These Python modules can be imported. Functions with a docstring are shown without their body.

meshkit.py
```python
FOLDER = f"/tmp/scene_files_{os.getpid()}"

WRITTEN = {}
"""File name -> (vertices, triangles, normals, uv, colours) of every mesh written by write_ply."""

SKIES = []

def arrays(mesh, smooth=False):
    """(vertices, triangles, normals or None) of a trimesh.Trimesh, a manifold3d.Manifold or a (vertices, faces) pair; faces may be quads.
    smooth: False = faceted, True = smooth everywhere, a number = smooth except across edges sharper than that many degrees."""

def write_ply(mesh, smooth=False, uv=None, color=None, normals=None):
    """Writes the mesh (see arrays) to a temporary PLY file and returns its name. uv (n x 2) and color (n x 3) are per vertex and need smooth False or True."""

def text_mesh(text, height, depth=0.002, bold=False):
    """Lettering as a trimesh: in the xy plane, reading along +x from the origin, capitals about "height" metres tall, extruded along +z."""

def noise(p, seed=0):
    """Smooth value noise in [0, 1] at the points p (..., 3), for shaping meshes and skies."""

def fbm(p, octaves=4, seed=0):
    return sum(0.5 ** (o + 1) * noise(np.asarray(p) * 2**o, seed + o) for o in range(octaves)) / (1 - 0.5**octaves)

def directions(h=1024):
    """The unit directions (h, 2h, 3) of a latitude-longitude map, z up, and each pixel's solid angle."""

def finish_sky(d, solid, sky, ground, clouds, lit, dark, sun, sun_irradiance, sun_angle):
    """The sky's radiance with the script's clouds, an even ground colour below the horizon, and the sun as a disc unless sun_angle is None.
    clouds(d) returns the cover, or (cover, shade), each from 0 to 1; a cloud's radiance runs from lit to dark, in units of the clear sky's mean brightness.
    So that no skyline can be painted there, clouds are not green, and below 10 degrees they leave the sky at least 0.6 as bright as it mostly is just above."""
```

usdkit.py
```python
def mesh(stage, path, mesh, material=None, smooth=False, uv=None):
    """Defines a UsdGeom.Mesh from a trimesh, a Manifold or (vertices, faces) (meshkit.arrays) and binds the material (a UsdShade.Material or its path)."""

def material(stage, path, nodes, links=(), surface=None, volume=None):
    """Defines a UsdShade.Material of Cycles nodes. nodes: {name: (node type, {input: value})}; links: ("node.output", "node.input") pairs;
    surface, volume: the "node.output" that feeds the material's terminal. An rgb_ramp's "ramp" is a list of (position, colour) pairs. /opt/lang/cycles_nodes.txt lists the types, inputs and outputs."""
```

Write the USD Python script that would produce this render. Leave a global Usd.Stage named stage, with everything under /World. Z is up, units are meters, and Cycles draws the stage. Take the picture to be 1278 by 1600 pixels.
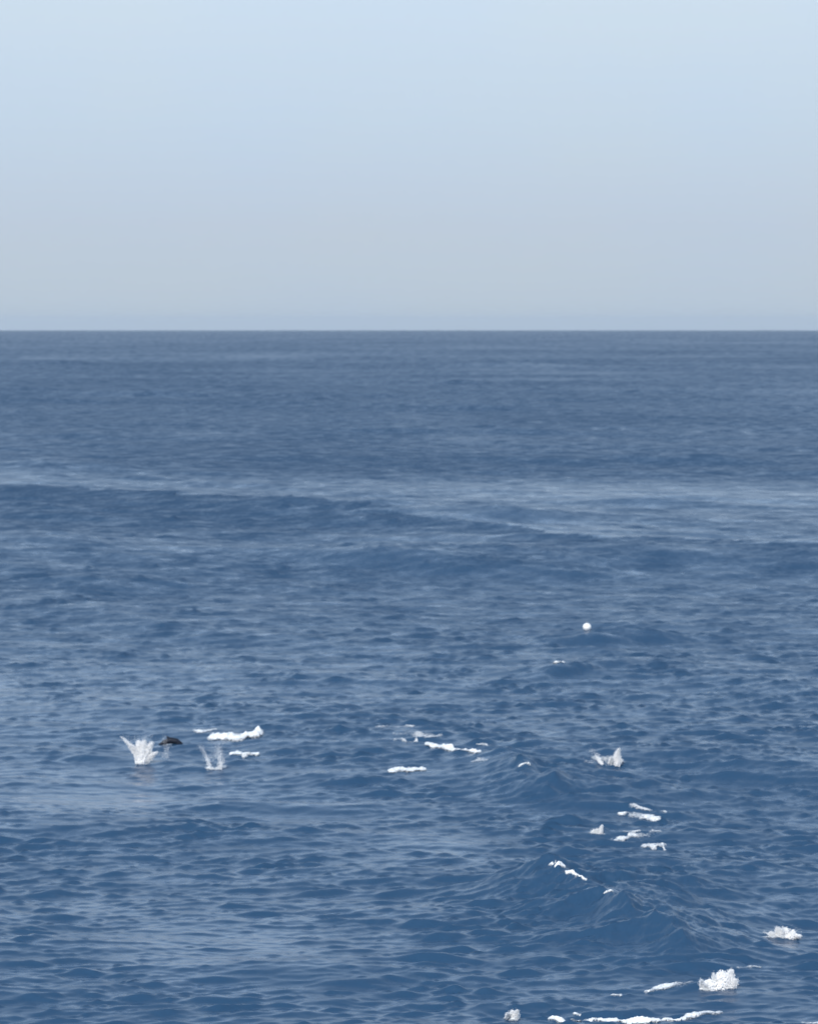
import math
import numpy as np
import trimesh
from scipy import ndimage
import usdkit
import meshkit
from pxr import Gf, Sdf, Usd, UsdGeom, UsdLux, UsdShade, Vt

stage = Usd.Stage.CreateInMemory()
UsdGeom.SetStageUpAxis(stage, 'Z')
UsdGeom.SetStageMetersPerUnit(stage, 1.0)
UsdGeom.Xform.Define(stage, '/World')
UsdGeom.Scope.Define(stage, '/World/Looks')

# ---------------------------------------------------------------- camera
CAM_H = 22.0
TY = math.tan(math.radians(9.0))
TX = TY * 1278 / 1600
PITCH = 3.37
FOCAL = 200.0
cam = UsdGeom.Camera.Define(stage, '/World/camera')
cam.CreateFocalLengthAttr(FOCAL)
cam.CreateHorizontalApertureAttr(2 * FOCAL * TX)
cam.CreateVerticalApertureAttr(2 * FOCAL * TY)
cam.CreateClippingRangeAttr(Gf.Vec2f(0.5, 120000.0))
cam.AddTranslateOp().Set(Gf.Vec3d(0, 0, CAM_H))
cam.AddRotateXOp().Set(90.0 - PITCH)
cam.CreateExposureAttr(0.0)
cam.CreateFStopAttr(3.6)                # a soft, slightly near-focused phone picture
cam.CreateFocusDistanceAttr(60.0)

# ---------------------------------------------------------------- sky and sun
SUN_EL, SUN_AZ = math.radians(38.0), math.radians(200.0)      # azimuth from +y (north) towards +x
sun_dir = np.array([math.sin(SUN_AZ) * math.cos(SUN_EL), math.cos(SUN_AZ) * math.cos(SUN_EL), math.sin(SUN_EL)])
SKY_STRENGTH = 0.11
# a thin veil of marine haze over a clear sky: densest low down, all the way round, with soft broad mottling
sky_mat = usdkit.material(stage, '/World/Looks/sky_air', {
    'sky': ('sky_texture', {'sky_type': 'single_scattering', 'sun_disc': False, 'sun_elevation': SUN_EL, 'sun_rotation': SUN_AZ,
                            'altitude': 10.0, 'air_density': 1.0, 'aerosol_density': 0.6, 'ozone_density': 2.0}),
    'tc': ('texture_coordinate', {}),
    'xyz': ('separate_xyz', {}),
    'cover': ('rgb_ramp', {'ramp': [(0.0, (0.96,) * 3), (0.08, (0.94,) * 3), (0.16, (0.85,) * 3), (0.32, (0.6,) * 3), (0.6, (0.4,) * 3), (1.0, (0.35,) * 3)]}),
    'veil': ('rgb_ramp', {'ramp': [(0.0, (4.5, 5.35, 6.2)), (0.03, (4.7, 5.5, 6.5)), (0.065, (5.1, 6.2, 7.45)), (0.11, (5.75, 6.9, 8.25)), (0.2, (6.3, 8.25, 10.6)), (0.5, (6.0, 7.9, 10.3)), (1.0, (5.6, 7.2, 9.6))]}),  # brightened above the view to lighten what the waves reflect
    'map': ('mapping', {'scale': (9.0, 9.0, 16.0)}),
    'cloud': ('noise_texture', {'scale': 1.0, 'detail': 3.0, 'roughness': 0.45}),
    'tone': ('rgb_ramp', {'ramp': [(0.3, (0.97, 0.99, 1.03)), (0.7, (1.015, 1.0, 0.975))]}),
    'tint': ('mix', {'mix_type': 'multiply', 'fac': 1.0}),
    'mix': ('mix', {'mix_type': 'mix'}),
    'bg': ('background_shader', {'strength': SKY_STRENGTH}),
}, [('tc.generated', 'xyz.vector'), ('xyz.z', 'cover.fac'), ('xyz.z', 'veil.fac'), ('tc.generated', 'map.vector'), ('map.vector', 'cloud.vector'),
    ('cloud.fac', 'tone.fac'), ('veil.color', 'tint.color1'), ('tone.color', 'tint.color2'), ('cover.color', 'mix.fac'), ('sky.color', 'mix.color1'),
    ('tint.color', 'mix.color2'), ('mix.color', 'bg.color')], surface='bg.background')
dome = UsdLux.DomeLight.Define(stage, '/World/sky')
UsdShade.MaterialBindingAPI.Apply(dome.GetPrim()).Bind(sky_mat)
dome.GetPrim().SetCustomDataByKey('kind', 'structure')
sun = UsdLux.DistantLight.Define(stage, '/World/sun')
sun.CreateNormalizeAttr(True)
sun.CreateIntensityAttr(1.0)
sun.CreateAngleAttr(0.5)
sun.CreateColorAttr(Gf.Vec3f(1.0, 0.95, 0.88))
z = Gf.Vec3d(*map(float, sun_dir))
sun.AddOrientOp(UsdGeom.XformOp.PrecisionDouble).Set(Gf.Quatd(Gf.Rotation(Gf.Vec3d(0, 0, 1), z).GetQuat()))

# ---------------------------------------------------------------- helpers
used = {}


def numbered(path):
    n = used.get(path, 0)
    used[path] = n + 1
    return path if n == 0 else f'{path}_{n:03d}'


def tag(p, **data):
    for k, v in data.items():
        if v:
            p.SetCustomDataByKey(k, v)


def thing(name, label, category, loc, group=None):
    x = UsdGeom.Xform.Define(stage, numbered('/World/' + name))
    x.AddTranslateOp().Set(Gf.Vec3d(*map(float, loc)))
    tag(x.GetPrim(), label=label, category=category, group=group)
    return x.GetPrim()


def part(name, mesh, mat, parent, smooth=False, **data):
    path = numbered(str(parent.GetPath()) + '/' + name)
    m = usdkit.mesh(stage, path, mesh, mat, smooth=smooth)
    tag(m.GetPrim(), **data)
    return m.GetPrim()


def sstep(a, b, x):
    t = np.clip((x - a) / (b - a), 0, 1)
    return t * t * (3 - 2 * t)


cp, sp = math.cos(math.radians(PITCH)), math.sin(math.radians(PITCH))


def ray(px, py):
    """Direction of the view ray through a point of the photograph (1278 x 1600)."""
    u, v = (px - 639) / 639 * TX, (800 - py) / 800 * TY
    return np.array([u, cp + v * sp, -sp + v * cp])


R_EARTH = 6.371e6


def plane_at(px, py, zc=0.0):
    d = ray(px, py)
    t = (zc - CAM_H) / d[2]
    for _ in range(4):
        r2 = (d[0] * t) ** 2 + (d[1] * t) ** 2
        t = (zc - r2 / (2 * R_EARTH) - CAM_H) / d[2]
    return np.array([d[0] * t, d[1] * t])


# ---------------------------------------------------------------- the sea surface: a height field of wave bands, swell and single crests
RNG = np.random.default_rng(11)
WIND = math.radians(246)            # heading of the wind waves (math angle): towards the camera and to the left
#        wavelengths      slope   heading offset  spread
BANDS = [(0.35, 0.7,      0.130,   0.45,          2.2),
         (0.7, 1.4,       0.130,   0.50,          2.4),
         (1.4, 2.8,       0.090,   0.55,          3.2),
         (2.8, 5.6,       0.036,   0.30,          4.0),
         (5.6, 12.0,      0.028,   0.10,          3.0),
         (12.0, 25.0,     0.026,  -0.20,          3.0),
         (25.0, 50.0,     0.022,   0.00,          6.0),
         (50.0, 100.0,    0.020,   0.15,         12.0)]
RIPPLE = 0.06                       # slope of the ripples finer than all bands
TILES = []
N = 256
for l0, l1, slope, off, power in BANDS:
    L = l1 * 21.0
    k = np.fft.fftfreq(N, 1 / N) * 2 * np.pi / L
    kx, ky = np.meshgrid(k, k)                  # rows: y
    kk = np.hypot(kx, ky) + 1e-9
    lam = 2 * np.pi / kk
    a = WIND + off
    along = np.clip((kx * math.cos(a) + ky * math.sin(a)) / kk, 0, 1) ** power
    band = np.exp(-(np.log2(lam / math.sqrt(l0 * l1)) / 0.55) ** 2)
    amp = band * along / kk ** 2
    spec = amp * (RNG.normal(size=(N, N)) + 1j * RNG.normal(size=(N, N)))
    h = np.real(np.fft.ifft2(spec))
    gx, gy = np.real(np.fft.ifft2(1j * kx * spec)), np.real(np.fft.ifft2(1j * ky * spec))
    h *= slope / math.sqrt((gx ** 2 + gy ** 2).mean())
    s = h.std()
    h = h + 0.33 * (h * h / s - s)               # sharper crests, flatter troughs
    # crests lean forward: short steep fronts, long backs
    lean = 0.22 / slope if l1 < 10 else 0.0
    jj, ii = np.meshgrid(np.arange(N), np.arange(N))
    hs = np.clip(h, -2.5 * s, 2.8 * s) * lean / L * N
    h = ndimage.map_coordinates(h, [ii - hs * math.sin(a), jj - hs * math.cos(a)], order=3, mode='grid-wrap')
    TILES.append((ndimage.spline_filter(h, 3, mode='grid-wrap'), L, RNG.uniform(0, L, 2), l0, l1, slope))

# patches of rougher and calmer water (gusts)
GN = 256
gk = np.fft.fftfreq(GN, 1 / GN)
gkx, gky = np.meshgrid(gk, gk)
gkk = np.hypot(gkx, gky * 1.0)
gspec = np.where(gkk > 0, np.exp(-((gkk - 9) / 7.0) ** 2), 0) * (RNG.normal(size=(GN, GN)) + 1j * RNG.normal(size=(GN, GN)))
gust_t = np.real(np.fft.ifft2(gspec))
gust_t = ndimage.spline_filter(gust_t / gust_t.std(), 3, mode='grid-wrap')


def tile(coef, L, o, x, y):
    n = len(coef)
    return ndimage.map_coordinates(coef, [(y + o[1]) / L * n, (x + o[0]) / L * n], order=3, mode='grid-wrap', prefilter=False)


class Crest:
    """A single wave: a crest line over the ground with a steep front towards the viewer and a long back."""
    def __init__(self, pixels, z0, amps, front, back, trough=0.0, tone=None):
        self.tone = tone
        p = np.array([plane_at(px, py, a * z0) for (px, py), a in zip(pixels, amps)])
        d = p[-1] - p[0]
        self.length = np.hypot(*d)
        self.o, self.e = p[0], d / self.length
        self.n = np.array([-self.e[1], self.e[0]])               # away from the viewer
        u, v = (p - self.o) @ self.e, (p - self.o) @ self.n
        k = np.argsort(u)
        self.u = np.linspace(0, self.length, 200)
        self.v = ndimage.gaussian_filter1d(np.interp(self.u, u[k], v[k]), 12, mode='nearest')
        self.a = ndimage.gaussian_filter1d(np.interp(self.u, u[k], np.array(amps, float)[k]), 12, mode='nearest')
        self.front, self.back, self.trough = front, back, trough
        self.wobble = len(pixels) * 17

    def gust(self, x, y):
        """Rougher water on the front of a long swell, smoother behind it. tone: reach in front and behind at both ends, strengths."""
        f0, f1, b0, b1, sf, sb = self.tone
        u = (x - self.o[0]) * self.e[0] + (y - self.o[1]) * self.e[1]
        d = (x - self.o[0]) * self.n[0] + (y - self.o[1]) * self.n[1] - np.interp(u, self.u, self.v)
        k = np.clip(u / self.length, 0, 1)
        soft = meshkit.fbm(np.stack([u / 9.0, d / 9.0, 0 * u], -1), 3, 77)
        d = d + (soft - 0.5) * 12
        front = sf * (1 - k) * np.exp(-(np.minimum(d, 0) / (f0 + (f1 - f0) * k)) ** 2)
        back = sb * np.exp(-(np.maximum(d, 0) / (b0 + (b1 - b0) * k)) ** 4)
        ends = sstep(-60, 0, u) * sstep(-60, 0, self.length - u)
        return np.where(d < 0, front, back) * ends

    def height(self, x, y):
        out = np.zeros_like(x)
        ru = (x - self.o[0]) * self.e[0] + (y - self.o[1]) * self.e[1]
        rv = (x - self.o[0]) * self.n[0] + (y - self.o[1]) * self.n[1]
        reach = 4 * max(self.front, self.back)
        m = (ru > -reach) & (ru < self.length + reach) & (np.abs(rv) < reach + np.abs(self.v).max())
        if not m.any():
            return out
        u, v = ru[m], rv[m]
        q = np.stack([u / self.front * 0.5, v / self.front * 0.3, 0 * u], -1)
        line = np.interp(u, self.u, self.v) + (meshkit.fbm(q, 3, self.wobble) - 0.5) * (0.5 if self.tone else 1.1) * self.front
        amp = np.interp(u, self.u, self.a) * (0.75 + 0.5 * meshkit.fbm(q * 1.7, 2, self.wobble + 5))
        over = np.maximum(np.maximum(-u, u - self.length), 0)
        amp = amp * np.exp(-(over / (1.2 * self.front)) ** 2)
        d = v - line
        w = np.where(d < 0, self.front, self.back)
        t = np.abs(d) / w
        prof = np.exp(-1.2 * t) * (1 + 0.6 * t)                      # peaked crest
        prof = np.where(d < 0, prof - self.trough * t ** 2 * np.exp(-0.9 * t * t), prof)
        rough = meshkit.fbm(np.stack([u / self.front * 2.2, v / self.front * 2.2, 0 * u], -1), 4, self.wobble + 9) - 0.5
        out[m] = amp * prof * (1 + (0.25 if self.tone else 0.4) * rough)
        return out


CRESTS = [
    Crest([(-260, 745), (0, 757), (250, 766), (560, 795), (830, 816), (1010, 843), (1278, 862), (1600, 890)], 1.0,
          [1.0, 1.3, 1.35, 1.5, 1.6, 1.4, 1.0, 0.6], 12, 34, 0.2, (60, 30, 60, 170, 1.3, -3.0)),
    Crest([(-250, 712), (0, 720), (160, 725), (300, 735)], 1.0, [1.2, 1.6, 1.2, 0.0], 14, 30, 0.2),
    Crest([(480, 868), (600, 872), (720, 876), (860, 888), (960, 905)], 1.0, [0.0, 0.9, 1.0, 0.8, 0.0], 9, 16, 0.2),
    Crest([(-200, 826), (0, 835), (180, 846), (330, 858)], 1.0, [1.0, 1.0, 0.8, 0.0], 10, 18, 0.2),
    Crest([(-200, 874), (0, 884), (200, 902), (340, 908)], 1.0, [0.8, 0.9, 0.8, 0.0], 9, 16, 0.2),
    Crest([(735, 1172), (790, 1184), (825, 1197), (870, 1214), (910, 1236), (950, 1260)], 1.0, [0.1, 0.7, 0.95, 0.95, 0.5, 0.0], 1.7, 6, 0.15),
    Crest([(790, 1374), (830, 1356), (862, 1349), (905, 1372), (930, 1396)], 1.0, [0.3, 0.9, 1.25, 1.15, 0.6], 1.3, 4, 0.2),
    Crest([(860, 1424), (910, 1398), (948, 1389), (985, 1412), (1012, 1440)], 1.0, [0.5, 1.0, 1.25, 1.15, 0.6], 1.3, 4, 0.2),
    Crest([(890, 1480), (950, 1456), (1010, 1436), (1037, 1441), (1070, 1478), (1098, 1512)], 1.0, [0.3, 0.8, 1.15, 1.2, 0.8, 0.2], 1.2, 4, 0.2),
    Crest([(797, 1210), (822, 1200), (850, 1209)], 1.0, [0.1, 0.55, 0.1], 0.7, 2.5, 0.1),
    Crest([(842, 1226), (868, 1218), (902, 1228)], 1.0, [0.1, 0.55, 0.1], 0.7, 2.5, 0.1),
    Crest([(700, 1385), (760, 1380), (830, 1392), (880, 1410)], 1.0, [0.0, 0.4, 0.45, 0.0], 1.6, 4, 0.15),
    Crest([(900, 985), (925, 985), (960, 993), (1000, 1003)], 1.0, [0.1, 0.8, 0.75, 0.0], 2.4, 7, 0.1),
    Crest([(820, 1042), (860, 1036), (890, 1040), (930, 1052)], 1.0, [0.0, 0.6, 0.6, 0.0], 2.2, 6, 0.1),
]


def patch(x0, x1, y0, y1, depth, tilt=0.0):
    """A patch of calmer (depth < 0) or rougher water, by the corners it has in the photograph; a long lane on the ground."""
    far, near = plane_at((x0 + x1) / 2 - tilt, y0), plane_at((x0 + x1) / 2 + tilt, y1)
    c = (far + near) / 2
    l = near - far
    w = (plane_at(x1, (y0 + y1) / 2) - plane_at(x0, (y0 + y1) / 2))[0]
    return c, np.hypot(*l) / 2, w / 2, math.atan2(l[1], l[0]), depth


PATCHES = [
    patch(500, 800, 841, 872, -2.2),
    patch(100, 560, 1400, 1580, -1.3), patch(-100, 300, 1190, 1290, -1.1), patch(560, 780, 1290, 1350, -1.4), patch(150, 700, 1210, 1260, -0.7),
    patch(900, 1300, 870, 980, -0.5), patch(100, 330, 600, 625, -1.0), patch(220, 400, 672, 688, -1.5), patch(560, 760, 640, 665, -1.0),
    patch(640, 800, 680, 692, -1.2), patch(400, 700, 1240, 1290, -0.6),
    patch(700, 1350, 1200, 1420, 0.9), patch(-100, 900, 810, 840, 0.7), patch(-100, 800, 880, 930, 0.6), patch(-100, 400, 560, 640, 0.7),
    patch(500, 1000, 590, 620, 0.5), patch(400, 900, 1100, 1180, 0.5), patch(150, 400, 1270, 1330, 0.8), patch(780, 1110, 1340, 1510, 1.3),
]


def sea(x, y, dr, da, rough=False):
    """Height of the water at x, y; dr, da: how finely the place is seen along and across the view (waves finer than that are left to the water's roughness)."""
    x, y = np.asarray(x, float), np.asarray(y, float)
    g = tile(gust_t, 1500.0, (0, 0), x, y) * 0.6 + tile(gust_t, 6100.0, (900, 300), x, y) * 0.5
    g = g * sstep(30.0, 120.0, 300.0 - dr)
    for c, s_along, s_across, heading, depth in PATCHES:
        ex, ey = x - c[0], y - c[1]
        ca, sa = math.cos(heading), math.sin(heading)
        g = g + 1.5 * depth * np.exp(-((ex * ca + ey * sa) / s_along) ** 2 - ((ey * ca - ex * sa) / s_across) ** 2)
    for c in CRESTS:
        if c.tone:
            g = g + c.gust(x, y)
    groups = 0.5 + 0.6 * np.exp(0.35 * tile(gust_t, 96.0, (10, 40), x, y)) / 1.1     # short waves come in groups
    gust = np.clip(1.0 + 0.25 * g, 0.32, 1.6)
    out = -(x * x + y * y) / (2 * R_EARTH)
    lost = (RIPPLE * gust) ** 2
    for coef, L, o, l0, l1, slope in TILES:
        lam = math.sqrt(l0 * l1)
        w = sstep(0.5, 1.5, lam / dr) * sstep(1.5, 4.0, lam / da)
        k = (gust * groups if lam < 3.5 else gust) if lam < 8 else 1.0
        lost = lost + (1 - w * w) * (slope * k) ** 2
        w = w * k
        if np.max(w) > 0:
            m = w > 0
            v = np.zeros_like(x)
            v[m] = tile(coef, L, o, x[m], y[m])
            out = out + w * v
    for c in CRESTS:
        out = out + c.height(x, y)
    # the waves too fine for the sheet are its roughness (microfacet width from their slope)
    return (out, np.sqrt(np.sqrt(2 * 0.8 * lost))) if rough else out


ROW_T = 2 * TY / 1024 * 0.62                     # angle between rows of the sheet


def detail(r):
    return np.maximum(r * r / CAM_H * ROW_T, 0.02), np.maximum(r * 3.1e-4, 0.02)


def sea_at(x, y):
    x, y = np.atleast_1d(np.asarray(x, float)), np.atleast_1d(np.asarray(y, float))
    return sea(x, y, *detail(np.hypot(x, y)))


def at(px, py):
    """The point of the water seen at a point of the photograph."""
    d = ray(px, py)
    p = plane_at(px, py, 0.0)
    r = np.hypot(*p)
    t = np.linspace(r * 0.8, r * 1.06, 3000) / math.hypot(d[0], d[1])
    zz = CAM_H + d[2] * t - sea_at(d[0] * t, d[1] * t)
    i = int(np.argmax(zz < 0)) or len(t) - 1
    return np.array([d[0] * t[i], d[1] * t[i], CAM_H + d[2] * t[i]])


# rows: even steps of view angle from 112 m to beyond the horizon
t_near, t_far = CAM_H / 82.0, CAM_H / 26000.0
r_dense = CAM_H / np.arange(t_near, t_far, -ROW_T)
r_far = np.array([26000, 34000, 50000.0])
r_near = np.geomspace(2.0, 81.6, 110)
rr = np.concatenate([r_near, r_dense[1:], r_far[r_far > r_dense[-1] * 1.1]])
half = math.radians(8.4)
dense_a = np.linspace(-half, half, 960)
side = half + np.geomspace(0.0005, math.pi - half, 70)
aa = np.concatenate([-side[::-1], dense_a, side])           # closes behind the camera
rg, ag = np.meshgrid(rr, aa, indexing='ij')
X, Y = rg * np.sin(ag), rg * np.cos(ag)
dr, da = detail(rg)
step_r = np.gradient(rr)[:, None] + 0 * rg
step_a = np.gradient(aa)[None, :] * rg
Z, ROUGH = sea(X, Y, np.maximum(dr, step_r), np.maximum(da, step_a), True)
P = np.stack([X, Y, Z], -1).reshape(-1, 3)
nr, na = rg.shape
i = np.arange(nr - 1)[:, None] * na + np.arange(na - 1)[None, :]
quads = np.stack([i, i + 1, i + na + 1, i + na], -1).reshape(-1, 4)
dR, dA = np.gradient(P.reshape(nr, na, 3), axis=(0, 1))
NRM = np.cross(dA, dR)
NRM *= np.sign(NRM[..., 2:3])
NRM /= np.linalg.norm(NRM, axis=-1, keepdims=True)

water_mat = usdkit.material(stage, '/World/Looks/sea_water', {
    'rough': ('attribute', {'attribute': 'ripple'}),
    'geo': ('geometry', {}),
    'n': ('noise_texture', {'scale': 0.3, 'detail': 4.0, 'roughness': 0.85}),
    'fleck': ('map_range', {'from_min': 0.3, 'from_max': 0.7, 'to_min': 0.42, 'to_max': 1.58, 'clamp': False}),
    'mul': ('math', {'math_type': 'multiply'}),
    'p': ('principled_bsdf', {'base_color': (0.019, 0.058, 0.120), 'ior': 1.333}),
}, [('geo.position', 'n.vector'), ('n.fac', 'fleck.value'), ('rough.fac', 'mul.value1'), ('fleck.result', 'mul.value2'), ('mul.value', 'p.roughness')], surface='p.BSDF')
wm = UsdGeom.Mesh.Define(stage, '/World/water')
wm.CreatePointsAttr(Vt.Vec3fArray.FromNumpy(P.astype(np.float32)))
wm.CreateFaceVertexCountsAttr(Vt.IntArray.FromNumpy(np.full(len(quads), 4, np.int32)))
wm.CreateFaceVertexIndicesAttr(Vt.IntArray.FromNumpy(quads.astype(np.int32).ravel()))
wm.CreateSubdivisionSchemeAttr('none')
wm.CreateNormalsAttr(Vt.Vec3fArray.FromNumpy(NRM.reshape(-1, 3).astype(np.float32)))
wm.SetNormalsInterpolation('vertex')
UsdGeom.PrimvarsAPI(wm).CreatePrimvar('ripple', Sdf.ValueTypeNames.FloatArray, 'vertex').Set(Vt.FloatArray.FromNumpy(ROUGH.astype(np.float32).ravel()))
UsdShade.MaterialBindingAPI.Apply(wm.GetPrim()).Bind(water_mat)
tag(wm.GetPrim(), kind='structure')

# ---------------------------------------------------------------- foam and splashes
PX = 2 * TY / 1600                                # width of a pixel of the photograph, per metre of distance
foam_mat = usdkit.material(stage, '/World/Looks/white_foam', {
    'geo': ('geometry', {}),
    'n': ('noise_texture', {'scale': 9.0, 'detail': 4.0, 'roughness': 0.6}),
    'r': ('rgb_ramp', {'ramp': [(0.3, (0.62, 0.69, 0.74)), (0.5, (0.8, 0.83, 0.85)), (0.7, (0.87, 0.88, 0.88))]}),
    'cover': ('attribute', {'attribute': 'cover'}),
    'lace': ('noise_texture', {'scale': 14.0, 'detail': 3.0, 'roughness': 0.65}),
    'sum': ('math', {'math_type': 'add'}),
    'edge': ('map_range', {'range_type': 'smoothstep', 'from_min': 0.66, 'from_max': 1.3, 'clamp': True}),
    'p': ('principled_bsdf', {'roughness': 0.6}),
    'clear': ('transparent_bsdf', {}),
    'm': ('mix_closure', {}),
}, [('geo.position', 'n.vector'), ('n.fac', 'r.fac'), ('r.color', 'p.base_color'), ('geo.position', 'lace.vector'), ('cover.fac', 'sum.value1'), ('lace.fac', 'sum.value2'),
    ('sum.value', 'edge.value'), ('edge.result', 'm.fac'), ('clear.BSDF', 'm.closure1'), ('p.BSDF', 'm.closure2')], surface='m.closure')
spray_mat = usdkit.material(stage, '/World/Looks/white_spray', {
    'd': ('diffuse_bsdf', {'color': (0.97, 0.975, 0.98)}),
    't': ('translucent_bsdf', {'color': (0.96, 0.97, 0.98)}),
    'm': ('mix_closure', {'fac': 0.2}),
}, [('d.BSDF', 'm.closure1'), ('t.BSDF', 'm.closure2')], surface='m.closure')
seed = [100]


def foam_mesh(spine, depth=1.0, cut=0.42, lump=0.16):
    """A raft of foam along a line of the photograph: spine = (px, py of its lower edge, thickness in pixels). Lumpy on top, lacy at the rim, closed below the water.
    Returns vertices, faces and the cover (0 to 1) at each vertex."""
    seed[0] += 1
    pts = np.array([at(px, py) for px, py, _ in spine])
    r = np.hypot(pts[:, 0], pts[:, 1])
    m = r.mean() * PX
    slant = CAM_H / r.mean()
    thick = np.array([t for _, _, t in spine], float) * m * 0.92
    back = np.array([at(px, py - t * 0.72) for px, py, t in spine])
    deep = np.clip(back[:, 1] - pts[:, 1], 0.12, thick * 0.8 / slant) * depth      # extent away from the viewer
    high = np.maximum(thick * 0.45, 0.03)
    ends = np.maximum(thick * 0.9, 3.0 * m)
    cx, cy = max(m * 0.9, 0.015), max(deep.max() / 26, 0.04)
    x = np.arange(pts[:, 0].min() - ends.max() * 1.4 - 0.1, pts[:, 0].max() + ends.max() * 1.4 + 0.1, cx)
    y = np.arange(pts[:, 1].min() - 0.3, pts[:, 1].max() + deep.max() * 1.25 + 0.3, cy)
    gx, gy = np.meshgrid(x, y)
    p3 = np.stack([gx, gy * 0.35, 0 * gx], -1)
    wx = gx + (meshkit.fbm(p3 / 0.5, 3, seed[0] + 7) - 0.5) * 0.22
    wy = gy + (meshkit.fbm(p3 / 0.4, 3, seed[0] + 17) - 0.5) * 0.8 * deep.mean()
    best, hh = np.full(gx.shape, 9.0), np.zeros(gx.shape)
    segs = [(i, i + 1) for i in range(len(pts) - 1)] or [(0, 0)]
    for i, j in segs:
        a, b = pts[i, :2] + [0, deep[i] * 0.5], pts[j, :2] + [0, deep[j] * 0.5]
        dx = b[0] - a[0]
        t = np.clip((wx - a[0]) / dx, 0, 1) if abs(dx) > 1e-6 else np.zeros_like(gx)
        qx, qy = a[0] + t * dx, a[1] + t * (b[1] - a[1])
        d = np.hypot((wx - qx) / (ends[i] * (1 - t) + ends[j] * t), (wy - qy) / (0.55 * (deep[i] * (1 - t) + deep[j] * t)))
        hh = np.where(d < best, high[i] * (1 - t) + high[j] * t, hh)
        best = np.minimum(best, d)
    n = meshkit.fbm(p3 / np.array([lump, lump, 1.0]), 4, seed[0])
    n2 = meshkit.fbm(p3 / np.array([lump * 3.5, lump * 3, 1.0]), 2, seed[0] + 50)
    body = np.clip(1 - best ** 2, 0, 1) ** 0.7
    cover = np.clip(body * (1.15 - cut) + (n2 - 0.5) * 0.9 * cut / 0.36 - np.clip(best - 0.8, 0, 1), 0, 1)
    cover = cover * np.clip(1.6 - 2.4 * cut, 0.42, 1.0)
    keep = (best < 1.15) & (cover > 0.02)
    base = sea_at(gx.ravel(), gy.ravel()).reshape(gx.shape)
    top = base + 0.012 + hh * cover * (0.1 + 1.5 * n ** 1.3)
    v, f, src = sheet_to_solid(gx, gy, top, np.minimum(base - 0.12, top - 0.03), keep)
    return v, f, cover.ravel()[src % cover.size]


def sheet_to_solid(gx, gy, top, bottom, keep):
    cells = keep[:-1, :-1] & keep[1:, :-1] & keep[:-1, 1:] & keep[1:, 1:]
    ny, nx = gx.shape
    idx = np.arange(ny * nx).reshape(ny, nx)
    q = np.stack([idx[:-1, :-1], idx[:-1, 1:], idx[1:, 1:], idx[1:, :-1]], -1)[cells]
    off = ny * nx
    faces = [q, q[:, ::-1] + off]
    e = np.concatenate([q[:, [k, (k + 1) % 4]] for k in range(4)])
    key = e[:, 0].astype(np.int64) * off + e[:, 1]
    rev = e[:, 1].astype(np.int64) * off + e[:, 0]
    rim = e[~np.isin(rev, key)]
    faces.append(np.stack([rim[:, 1], rim[:, 0], rim[:, 0] + off, rim[:, 1] + off], -1))
    v = np.concatenate([np.stack([gx, gy, top], -1).reshape(-1, 3), np.stack([gx, gy, bottom], -1).reshape(-1, 3)])
    f = np.vstack(faces)
    f = np.vstack([f[:, [0, 1, 2]], f[:, [0, 2, 3]]])
    used_v, inv = np.unique(f, return_inverse=True)
    return v[used_v], inv.reshape(f.shape), used_v


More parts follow.
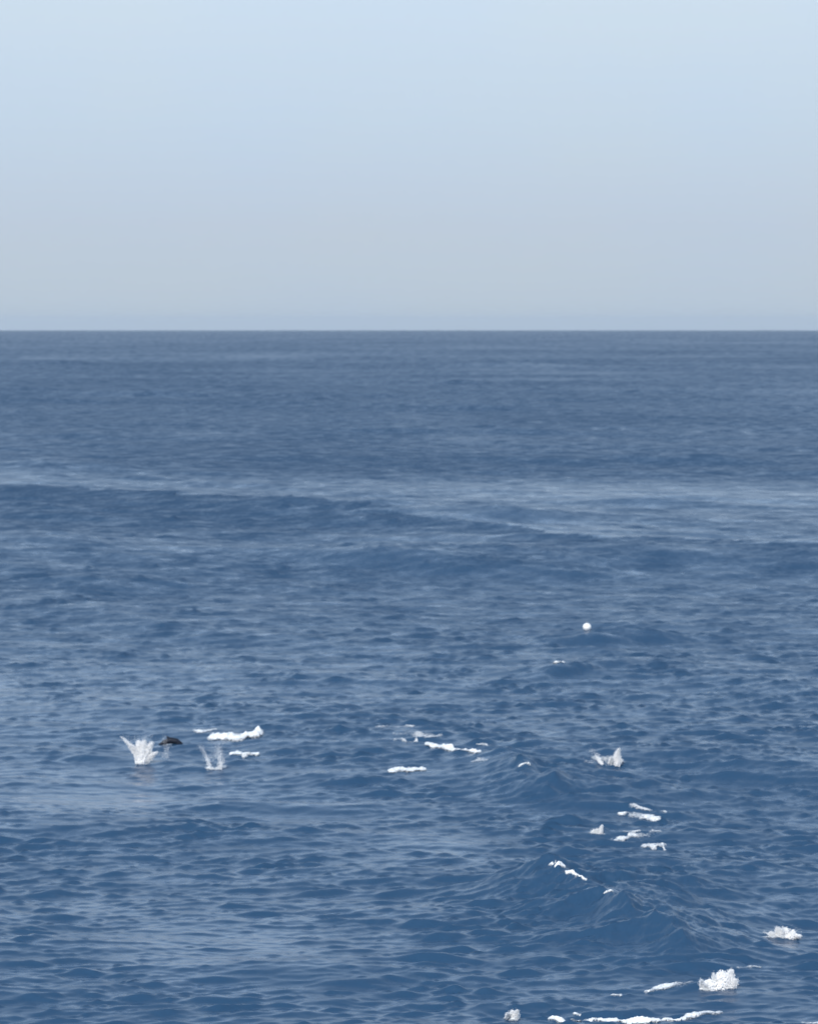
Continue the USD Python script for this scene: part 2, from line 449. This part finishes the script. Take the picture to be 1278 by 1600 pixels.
def foam_prim(path, made, loc):
    v, f, cover = made
    g = usdkit.mesh(stage, numbered(path), (v - np.asarray(loc), f), foam_mat, smooth=True)
    UsdGeom.PrimvarsAPI(g).CreatePrimvar('cover', Sdf.ValueTypeNames.FloatArray, 'vertex').Set(Vt.FloatArray.FromNumpy(cover.astype(np.float32)))
    return g


def foam(spine, label, depth=1.0, cut=0.42, lump=0.16, group=None, specks=()):
    loc = at(*np.mean([(p[0], p[1]) for p in spine], 0))
    if not specks:
        g = foam_prim('/World/foam_patch', foam_mesh(spine, depth, cut, lump), loc)
        g.AddTranslateOp().Set(Gf.Vec3d(*map(float, loc)))
        tag(g.GetPrim(), label=label, category='foam', group=group)
        return g
    t = thing('foam_patch', label, 'foam', loc, group)
    for k, sp in enumerate([spine] + list(specks)):
        foam_prim(str(t.GetPath()) + ('/foam_ridge' if k == 0 else '/foam_fleck'), foam_mesh(sp, depth, cut, lump), loc)
    return t


ICO = trimesh.Trimesh([(1, 0, 0), (-1, 0, 0), (0, 1, 0), (0, -1, 0), (0, 0, 1), (0, 0, -1)], [(0, 2, 4), (2, 1, 4), (1, 3, 4), (3, 0, 4), (2, 0, 5), (1, 2, 5), (3, 1, 5), (0, 3, 5)])


def balls(p, r, rng, stretch=None):
    """Drops of water: small uneven stretched balls, as one mesh."""
    n = len(p)
    v0, f0 = np.array(ICO.vertices), np.array(ICO.faces)
    q = trimesh.transformations.random_quaternion
    v = np.repeat(v0[None], n, 0) * rng.uniform(0.75, 1.3, (n, len(v0), 1)) * np.asarray(r)[:, None, None]
    if stretch is not None:
        along = stretch / np.linalg.norm(stretch, axis=1, keepdims=True)
        v = v + (v @ along[:, :, None]) * along[:, None, :] * rng.uniform(0.3, 1.6, (n, 1, 1))
    v = v + p[:, None, :]
    return v.reshape(-1, 3), (f0[None] + (np.arange(n) * len(v0))[:, None, None]).reshape(-1, 3)


def splash(px, py, jets, label, base, mist=(), drops=120, depth=0.7, group=None):
    """A burst of white water: jets = (dx, dy of the tip in pixels from px, py, width at the foot in pixels, dx of the foot, density)."""
    seed[0] += 1
    rng = np.random.default_rng(seed[0])
    loc = at(px, py)
    m = np.hypot(loc[0], loc[1]) * PX
    t = thing('splash', label, 'splash', loc, group)
    foam_prim(str(t.GetPath()) + '/foam_base', foam_mesh([(a, b, c * 0.85) for a, b, c in base], depth, 0.36, 0.14), loc)
    all_tips = []
    for dx, dy, w, fx, dens in jets:
        n = int(2800 * dens)
        s = rng.beta(1.0, 1.7, n)
        foot = np.array([fx * m, rng.uniform(0.0, 0.2), -0.02])
        tip = np.array([dx * m, rng.uniform(-0.35, 0.45), dy * m])
        bend = np.array([0, 0, 0.18 * dy * m])
        path = foot + s[:, None] * (tip - foot) + (4 * s * (1 - s))[:, None] * bend * 0.6
        spread = w * m * (0.16 + 0.42 * s * (1 - s) + 0.2 * (1 - s))
        p = path + rng.normal(size=(n, 3)) * np.array([1.0, 1.0, 0.7]) * spread[:, None] * 0.6
        r = w * m * (0.048 * (1 - s) + 0.018) * rng.uniform(0.6, 1.25, n)
        r = np.where((rng.random(n) < 0.22) & (s < 0.55), r * 1.4, r)
        part('jet', balls(p, np.maximum(r, 0.004), rng, np.repeat((tip - foot)[None], n, 0)), spray_mat, t, kind='stuff')
        all_tips.append((foot, tip, bend))
    p, st = [], []
    for _ in range(drops):
        foot, tip, bend = all_tips[rng.integers(len(all_tips))]
        s = rng.uniform(0.3, 1.12)
        p.append(foot + s * (tip - foot) + 4 * s * (1 - s) * bend * 0.6 + rng.normal(size=3) * 2.2 * m)
    p = np.array(p)
    r = rng.uniform(0.15, 0.42, len(p)) * m
    for x0, z0, x1, z1, w, n in mist:                       # thin veils of fine drops, as lines in pixels from px, py
        s = rng.uniform(0, 1, n)
        q = np.stack([(x0 + (x1 - x0) * s) * m, rng.normal(size=n) * 0.25, (z0 + (z1 - z0) * s) * m], -1) + rng.normal(size=(n, 3)) * np.array([w * m, 0.1, w * m * 0.8]) * 0.6
        p, r = np.vstack([p, q]), np.concatenate([r, rng.uniform(0.16, 0.34, n) * m])
    part('spray', balls(p, r, rng), spray_mat, t, kind='stuff')
    return t


splash(222, 1194, [(-33, 44, 8, -1, 1.2), (-16, 32, 9, -2, 1.2), (-6, 37, 12, 0, 2.0), (4, 38, 12, 0, 2.0), (16, 34, 12, 1, 2.0), (25, 20, 10, 2, 1.4), (-9, 22, 13, -1, 1.8), (8, 24, 14, 0, 1.8)],
       'tallest white splash, a fan of spray jets just left of the dark animal back', [(217, 1196, 7), (222, 1197, 9), (228, 1196, 7)],
       mist=[(40, 8, 34, 44, 4, 260), (34, 10, 42, 30, 5, 200), (-30, 40, 20, 44, 5, 160)], drops=150)
splash(336, 1203, [(-22, 36, 6, -8, 0.06), (-14, 26, 6, -6, 0.07), (10, 34, 7, 6, 0.07), (14, 18, 6, 8, 0.12)],
       'faint thin V of spray over a small foam foot, below the longest left foam bank', [(324, 1203, 8), (336, 1204, 8), (350, 1202, 9)],
       mist=[(-24, 38, -8, 6, 3.5, 350), (4, 40, 12, 8, 6, 600), (-10, 18, 8, 26, 7, 300)], drops=60)
splash(952, 1195, [(15, 27, 8, 9, 1.8), (14, 22, 9, 12, 1.6), (3, 14, 8, 2, 1.0), (-22, 14, 6, -12, 0.8), (20, 8, 7, 14, 0.8)],
       'white splash with one upright plume at its right end, right of the middle', [(930, 1190, 12), (944, 1192, 18), (958, 1193, 20), (972, 1194, 12)],
       mist=[(-30, 22, -14, 12, 4, 200), (-40, 6, -24, 4, 3, 80)], drops=70)
splash(932, 1303, [(9, 14, 6, 6, 1.0), (-4, 6, 6, -5, 0.7), (2, 8, 6, 0, 0.7)],
       'tiny white splash with a raised right tip, left of the cluster of foam strips', [(923, 1304, 7), (934, 1305, 8), (943, 1305, 7)], drops=30)
splash(1120, 1546, [(24, 30, 15, 15, 1.4), (9, 24, 18, 4, 1.5), (-6, 27, 9, -2, 0.5), (-12, 13, 16, -9, 1.2), (-27, 19, 9, -22, 0.5), (30, 16, 12, 22, 1.0), (-20, 10, 10, -16, 0.7)],
       'broad bright splash near the lower right corner', [(1098, 1547, 12), (1118, 1549, 22), (1142, 1545, 20)], drops=130, depth=0.6)
splash(1222, 1466, [(-7, 17, 11, -4, 0.8), (7, 14, 12, 4, 0.8), (18, 11, 10, 14, 0.8), (-18, 9, 10, -15, 0.8), (26, 5, 8, 22, 0.6), (-26, 5, 8, -20, 0.6), (0, 20, 6, 0, 0.3)],
       'low lacy splash at the right edge, above the broad bright one', [(1196, 1467, 10), (1222, 1467, 14), (1248, 1466, 9)],
       mist=[(-26, 6, 28, 12, 5, 200)], drops=120, depth=0.6)
splash(800, 1594, [(8, 18, 9, 5, 1.1), (-8, 14, 9, -4, 1.1), (0, 16, 9, 0, 0.9)],
       'small compact splash at the bottom edge, left end of the long foam line', [(790, 1594, 12), (802, 1596, 16), (810, 1594, 12)], drops=50, depth=0.5)

foam([(330, 1157, 10), (345, 1156, 11), (372, 1157, 11), (388, 1156, 14), (396, 1153, 18)], 'longest thick white foam bank on the left, its right end turned up', cut=0.25)
foam([(304, 1145, 8), (312, 1146, 6), (333, 1143, 6)], 'short thin foam strip just above the left end of the longest foam bank', cut=0.36)
foam([(362, 1180, 8), (372, 1184, 10), (388, 1183, 10), (403, 1181, 7)], 'short white foam bank below the longest one, right of the faint spray', cut=0.28)
foam([(612, 1211, 9), (622, 1209, 12), (642, 1207, 11), (660, 1205, 9)], 'isolated bright white foam bank left of centre below the foam streaks', cut=0.2)
foam([(668, 1167, 7), (690, 1171, 10), (712, 1174, 10), (728, 1176, 9), (745, 1177, 8)], 'bright slanting foam streak in the middle, longest of the streaks there', cut=0.2)
foam([(590, 1136, 8), (603, 1137, 10), (625, 1136, 6), (645, 1135, 5)], 'row of faint foam dots, uppermost of the streaks in the middle', cut=0.42)
foam([(617, 1149, 8), (640, 1151, 9), (664, 1153, 11), (688, 1150, 7)], 'broken pale foam streak just above the bright slanting one', cut=0.44)
foam([(616, 1160, 8), (628, 1160, 7), (650, 1162, 5)], 'short foam fleck left of the bright slanting streak', cut=0.40)
foam([(736, 1192, 5), (748, 1191, 8), (763, 1190, 6)], 'pale foam cap just below the right end of the slanting streak', cut=0.36)
foam([(747, 1164, 4), (760, 1165, 4), (766, 1166, 3)], 'faint foam wisp above the right end of the slanting streak', cut=0.42)
foam([(814, 1197, 8), (826, 1197, 6)], 'small white cap on the dark wavelet right of the foam streaks', cut=0.3, depth=0.6)
foam([(868, 1037, 5), (880, 1036, 5)], 'tiny foam cap on a dark wavelet below the white float', cut=0.28)
foam([(990, 1265, 12), (1002, 1267, 8), (1015, 1268, 6)], 'topmost small foam piece of the cluster at right', cut=0.38)
foam([(969, 1275, 6), (982, 1275, 7)], 'small foam piece at the upper left of the cluster at right', cut=0.36)
foam([(988, 1280, 11), (1002, 1281, 13), (1014, 1281, 12), (1027, 1279, 9)], 'middle foam strip of the cluster at right', cut=0.36)
foam([(1036, 1269, 5), (1046, 1269, 5)], 'small pale foam fleck at the right end of the cluster', cut=0.38)
foam([(958, 1313, 8), (968, 1314, 10), (990, 1312, 10), (1010, 1309, 11), (1025, 1305, 12), (1031, 1304, 10)], 'longest foam strip of the cluster at right, second from its bottom', cut=0.40,
     specks=[[(975, 1302, 5), (998, 1302, 5)]])
foam([(1007, 1325, 9), (1020, 1327, 11), (1035, 1328, 11), (1045, 1327, 7)], 'lowest foam strip of the cluster at right', cut=0.36)
foam([(862, 1352, 9), (871, 1354, 10), (880, 1357, 8)], 'white cap at the upper left end of the dark breaking wave', cut=0.2, depth=0.6)
foam([(889, 1365, 7), (902, 1370, 8), (914, 1377, 6)], 'thin pale foam edge along the crest of the dark breaking wave', cut=0.22, depth=0.6)
foam([(946, 1395, 5), (954, 1394, 6)], 'small foam dot halfway down the crest of the dark breaking wave', cut=0.34, depth=0.5)
foam([(1012, 1553, 8), (1024, 1549, 12), (1045, 1546, 12), (1070, 1544, 13), (1076, 1544, 14)], 'pale foam bank directly left of the broad bright splash', cut=0.36, depth=0.8)
foam([(1158, 1515, 6), (1172, 1514, 7), (1188, 1514, 6)], 'thin pale foam wisp up and right of the broad bright splash', cut=0.42, depth=0.7)
foam([(957, 1559, 7), (969, 1560, 7)], 'faint foam speck left of the pale foam bank', cut=0.3, depth=0.5)
foam([(864, 1597, 12), (895, 1596, 14), (930, 1597, 13), (975, 1598, 14), (1018, 1599, 14), (1028, 1599, 12)], 'long foam line along the bottom edge', cut=0.26, depth=0.7,
     specks=[[(899, 1587, 7), (906, 1589, 6)]])
foam([(1040, 1597, 8), (1062, 1594, 12), (1088, 1593, 12), (1100, 1590, 15), (1124, 1587, 12)], 'bright foam bank at the bottom edge, below the broad bright splash', cut=0.26, depth=0.7)
foam([(1254, 1600, 7), (1285, 1602, 8)], 'foam sliver in the bottom right corner', cut=0.34, depth=0.6)

# ---------------------------------------------------------------- the dark animal and the white float
import manifold3d as m3


def ball(p, r):
    return m3.Manifold.sphere(float(r), 20).translate([float(c) for c in p])


def chain(pts, rads):
    return [m3.Manifold.batch_hull([ball(pts[i], rads[i]), ball(pts[i + 1], rads[i + 1])]) for i in range(len(pts) - 1)]


def smooth_mesh(solid, edge, it=12):
    solid = solid.refine_to_length(edge)
    me = solid.to_mesh()
    t = trimesh.Trimesh(me.vert_properties[:, :3], me.tri_verts)
    trimesh.smoothing.filter_taubin(t, iterations=it)
    return t


skin_mat = usdkit.material(stage, '/World/Looks/dark_wet_skin', {
    'tc': ('texture_coordinate', {}),
    'n': ('noise_texture', {'scale': 6.0, 'detail': 3.0}),
    'r': ('rgb_ramp', {'ramp': [(0.3, (0.008, 0.012, 0.022)), (0.7, (0.016, 0.020, 0.032))]}),
    'p': ('principled_bsdf', {'roughness': 0.5, 'specular_ior_level': 0.15}),
}, [('tc.object', 'n.vector'), ('n.fac', 'r.fac'), ('r.color', 'p.base_color')], surface='p.BSDF')
a0 = at(268, 1163) + np.array([0, 0, 0.14])
dol = thing('dolphin', 'dark animal back with a low hooked fin breaking the surface between the two left splashes', 'dolphin', a0)
UsdGeom.Xformable(dol).AddScaleOp().Set(Gf.Vec3f(0.8, 0.8, 0.8))
# swimming to the right and diving: the back arches out of the water, snout and tail are under it
bp = np.array([(-1.05, 0, -0.42), (-0.75, 0, -0.22), (-0.4, 0, -0.02), (-0.05, 0, 0.07), (0.3, 0, 0.02), (0.58, 0, -0.16), (0.76, 0, -0.34), (0.9, 0, -0.46)])
br = [0.04, 0.09, 0.16, 0.20, 0.19, 0.15, 0.10, 0.035]
flukes = [m3.Manifold.batch_hull([ball((-1.02, 0, -0.40), 0.03), ball((-1.22, s * 0.26, -0.52), 0.012), ball((-1.12, s * 0.05, -0.46), 0.015)]) for s in (-1, 1)]
flips = [m3.Manifold.batch_hull([ball((0.42, s * 0.14, -0.12), 0.035), ball((0.22, s * 0.36, -0.32), 0.012), ball((0.34, s * 0.2, -0.2), 0.02)]) for s in (-1, 1)]
part('body', smooth_mesh(m3.Manifold.batch_boolean(chain(bp, br) + flukes + flips, m3.OpType.Add), 0.04), skin_mat, dol, True)
fin = m3.Manifold.batch_hull([ball((-0.02, 0, 0.2), 0.03), ball((-0.3, 0, 0.14), 0.018), ball((-0.27, 0, 0.32), 0.02)]) + m3.Manifold.batch_hull([ball((-0.25, 0, 0.28), 0.022), ball((-0.27, 0, 0.32), 0.02), ball((-0.37, 0, 0.36), 0.008)])
part('dorsal_fin', smooth_mesh(fin, 0.025, 8), skin_mat, dol, True)

float_mat = usdkit.material(stage, '/World/Looks/white_float_paint', {
    'tc': ('texture_coordinate', {}),
    'n': ('noise_texture', {'scale': 4.0, 'detail': 3.0}),
    'r': ('rgb_ramp', {'ramp': [(0.3, (0.78, 0.79, 0.78)), (0.7, (0.86, 0.86, 0.85))]}),
    'p': ('principled_bsdf', {'roughness': 0.4}),
}, [('tc.object', 'n.vector'), ('n.fac', 'r.fac'), ('r.color', 'p.base_color')], surface='p.BSDF')
metal_mat = usdkit.material(stage, '/World/Looks/dull_metal', {'p': ('principled_bsdf', {'base_color': (0.35, 0.36, 0.37), 'metallic': 0.8, 'roughness': 0.45})}, surface='p.BSDF')
b0 = at(917, 984)
bm = np.hypot(b0[0], b0[1]) * PX
buoy = thing('float', 'small round white float alone on the water, right of centre', 'float', b0)
R = 6.6 * bm
ang = np.linspace(-math.pi / 2, math.pi / 2, 22)
prof = np.stack([np.maximum(R * np.cos(ang), 0), R * 0.93 * np.sin(ang) + R * 0.62], -1)
prof[:, 0] += 0.025 * R * np.exp(-((ang - 0.0) / 0.12) ** 2)        # moulded seam round the middle
part('ball', trimesh.creation.revolve(prof, sections=32), float_mat, buoy, True)
top = R * 1.55
part('lifting_eye', trimesh.util.concatenate([trimesh.creation.torus(R * 0.13, R * 0.04, 16, 8, transform=trimesh.transformations.translation_matrix([0, 0, top + R * 0.13]) @ trimesh.transformations.rotation_matrix(math.pi / 2, [1, 0, 0])),
                                              trimesh.creation.cylinder(R * 0.12, R * 0.08, sections=16, transform=trimesh.transformations.translation_matrix([0, 0, top - R * 0.01]))]), metal_mat, buoy, True)

# ---------------------------------------------------------------- the sea air
haze_mat = usdkit.material(stage, '/World/Looks/sea_haze', {'v': ('principled_volume', {'color': (0.85, 0.93, 1.0), 'density': 0.00003, 'anisotropy': 0.2})}, volume='v.volume')
hz = trimesh.creation.box(bounds=[[-52000, -52000, -240], [52000, 52000, CAM_H + 60]])
hz.vertices[:, 2] = np.where(hz.vertices[:, 2] < 0, -(2 * 52000.0 ** 2) / (2 * R_EARTH) - 5, hz.vertices[:, 2])
h = usdkit.mesh(stage, '/World/haze', hz, haze_mat)
tag(h.GetPrim(), kind='stuff', label='thin pale sea haze over the whole water', category='haze')
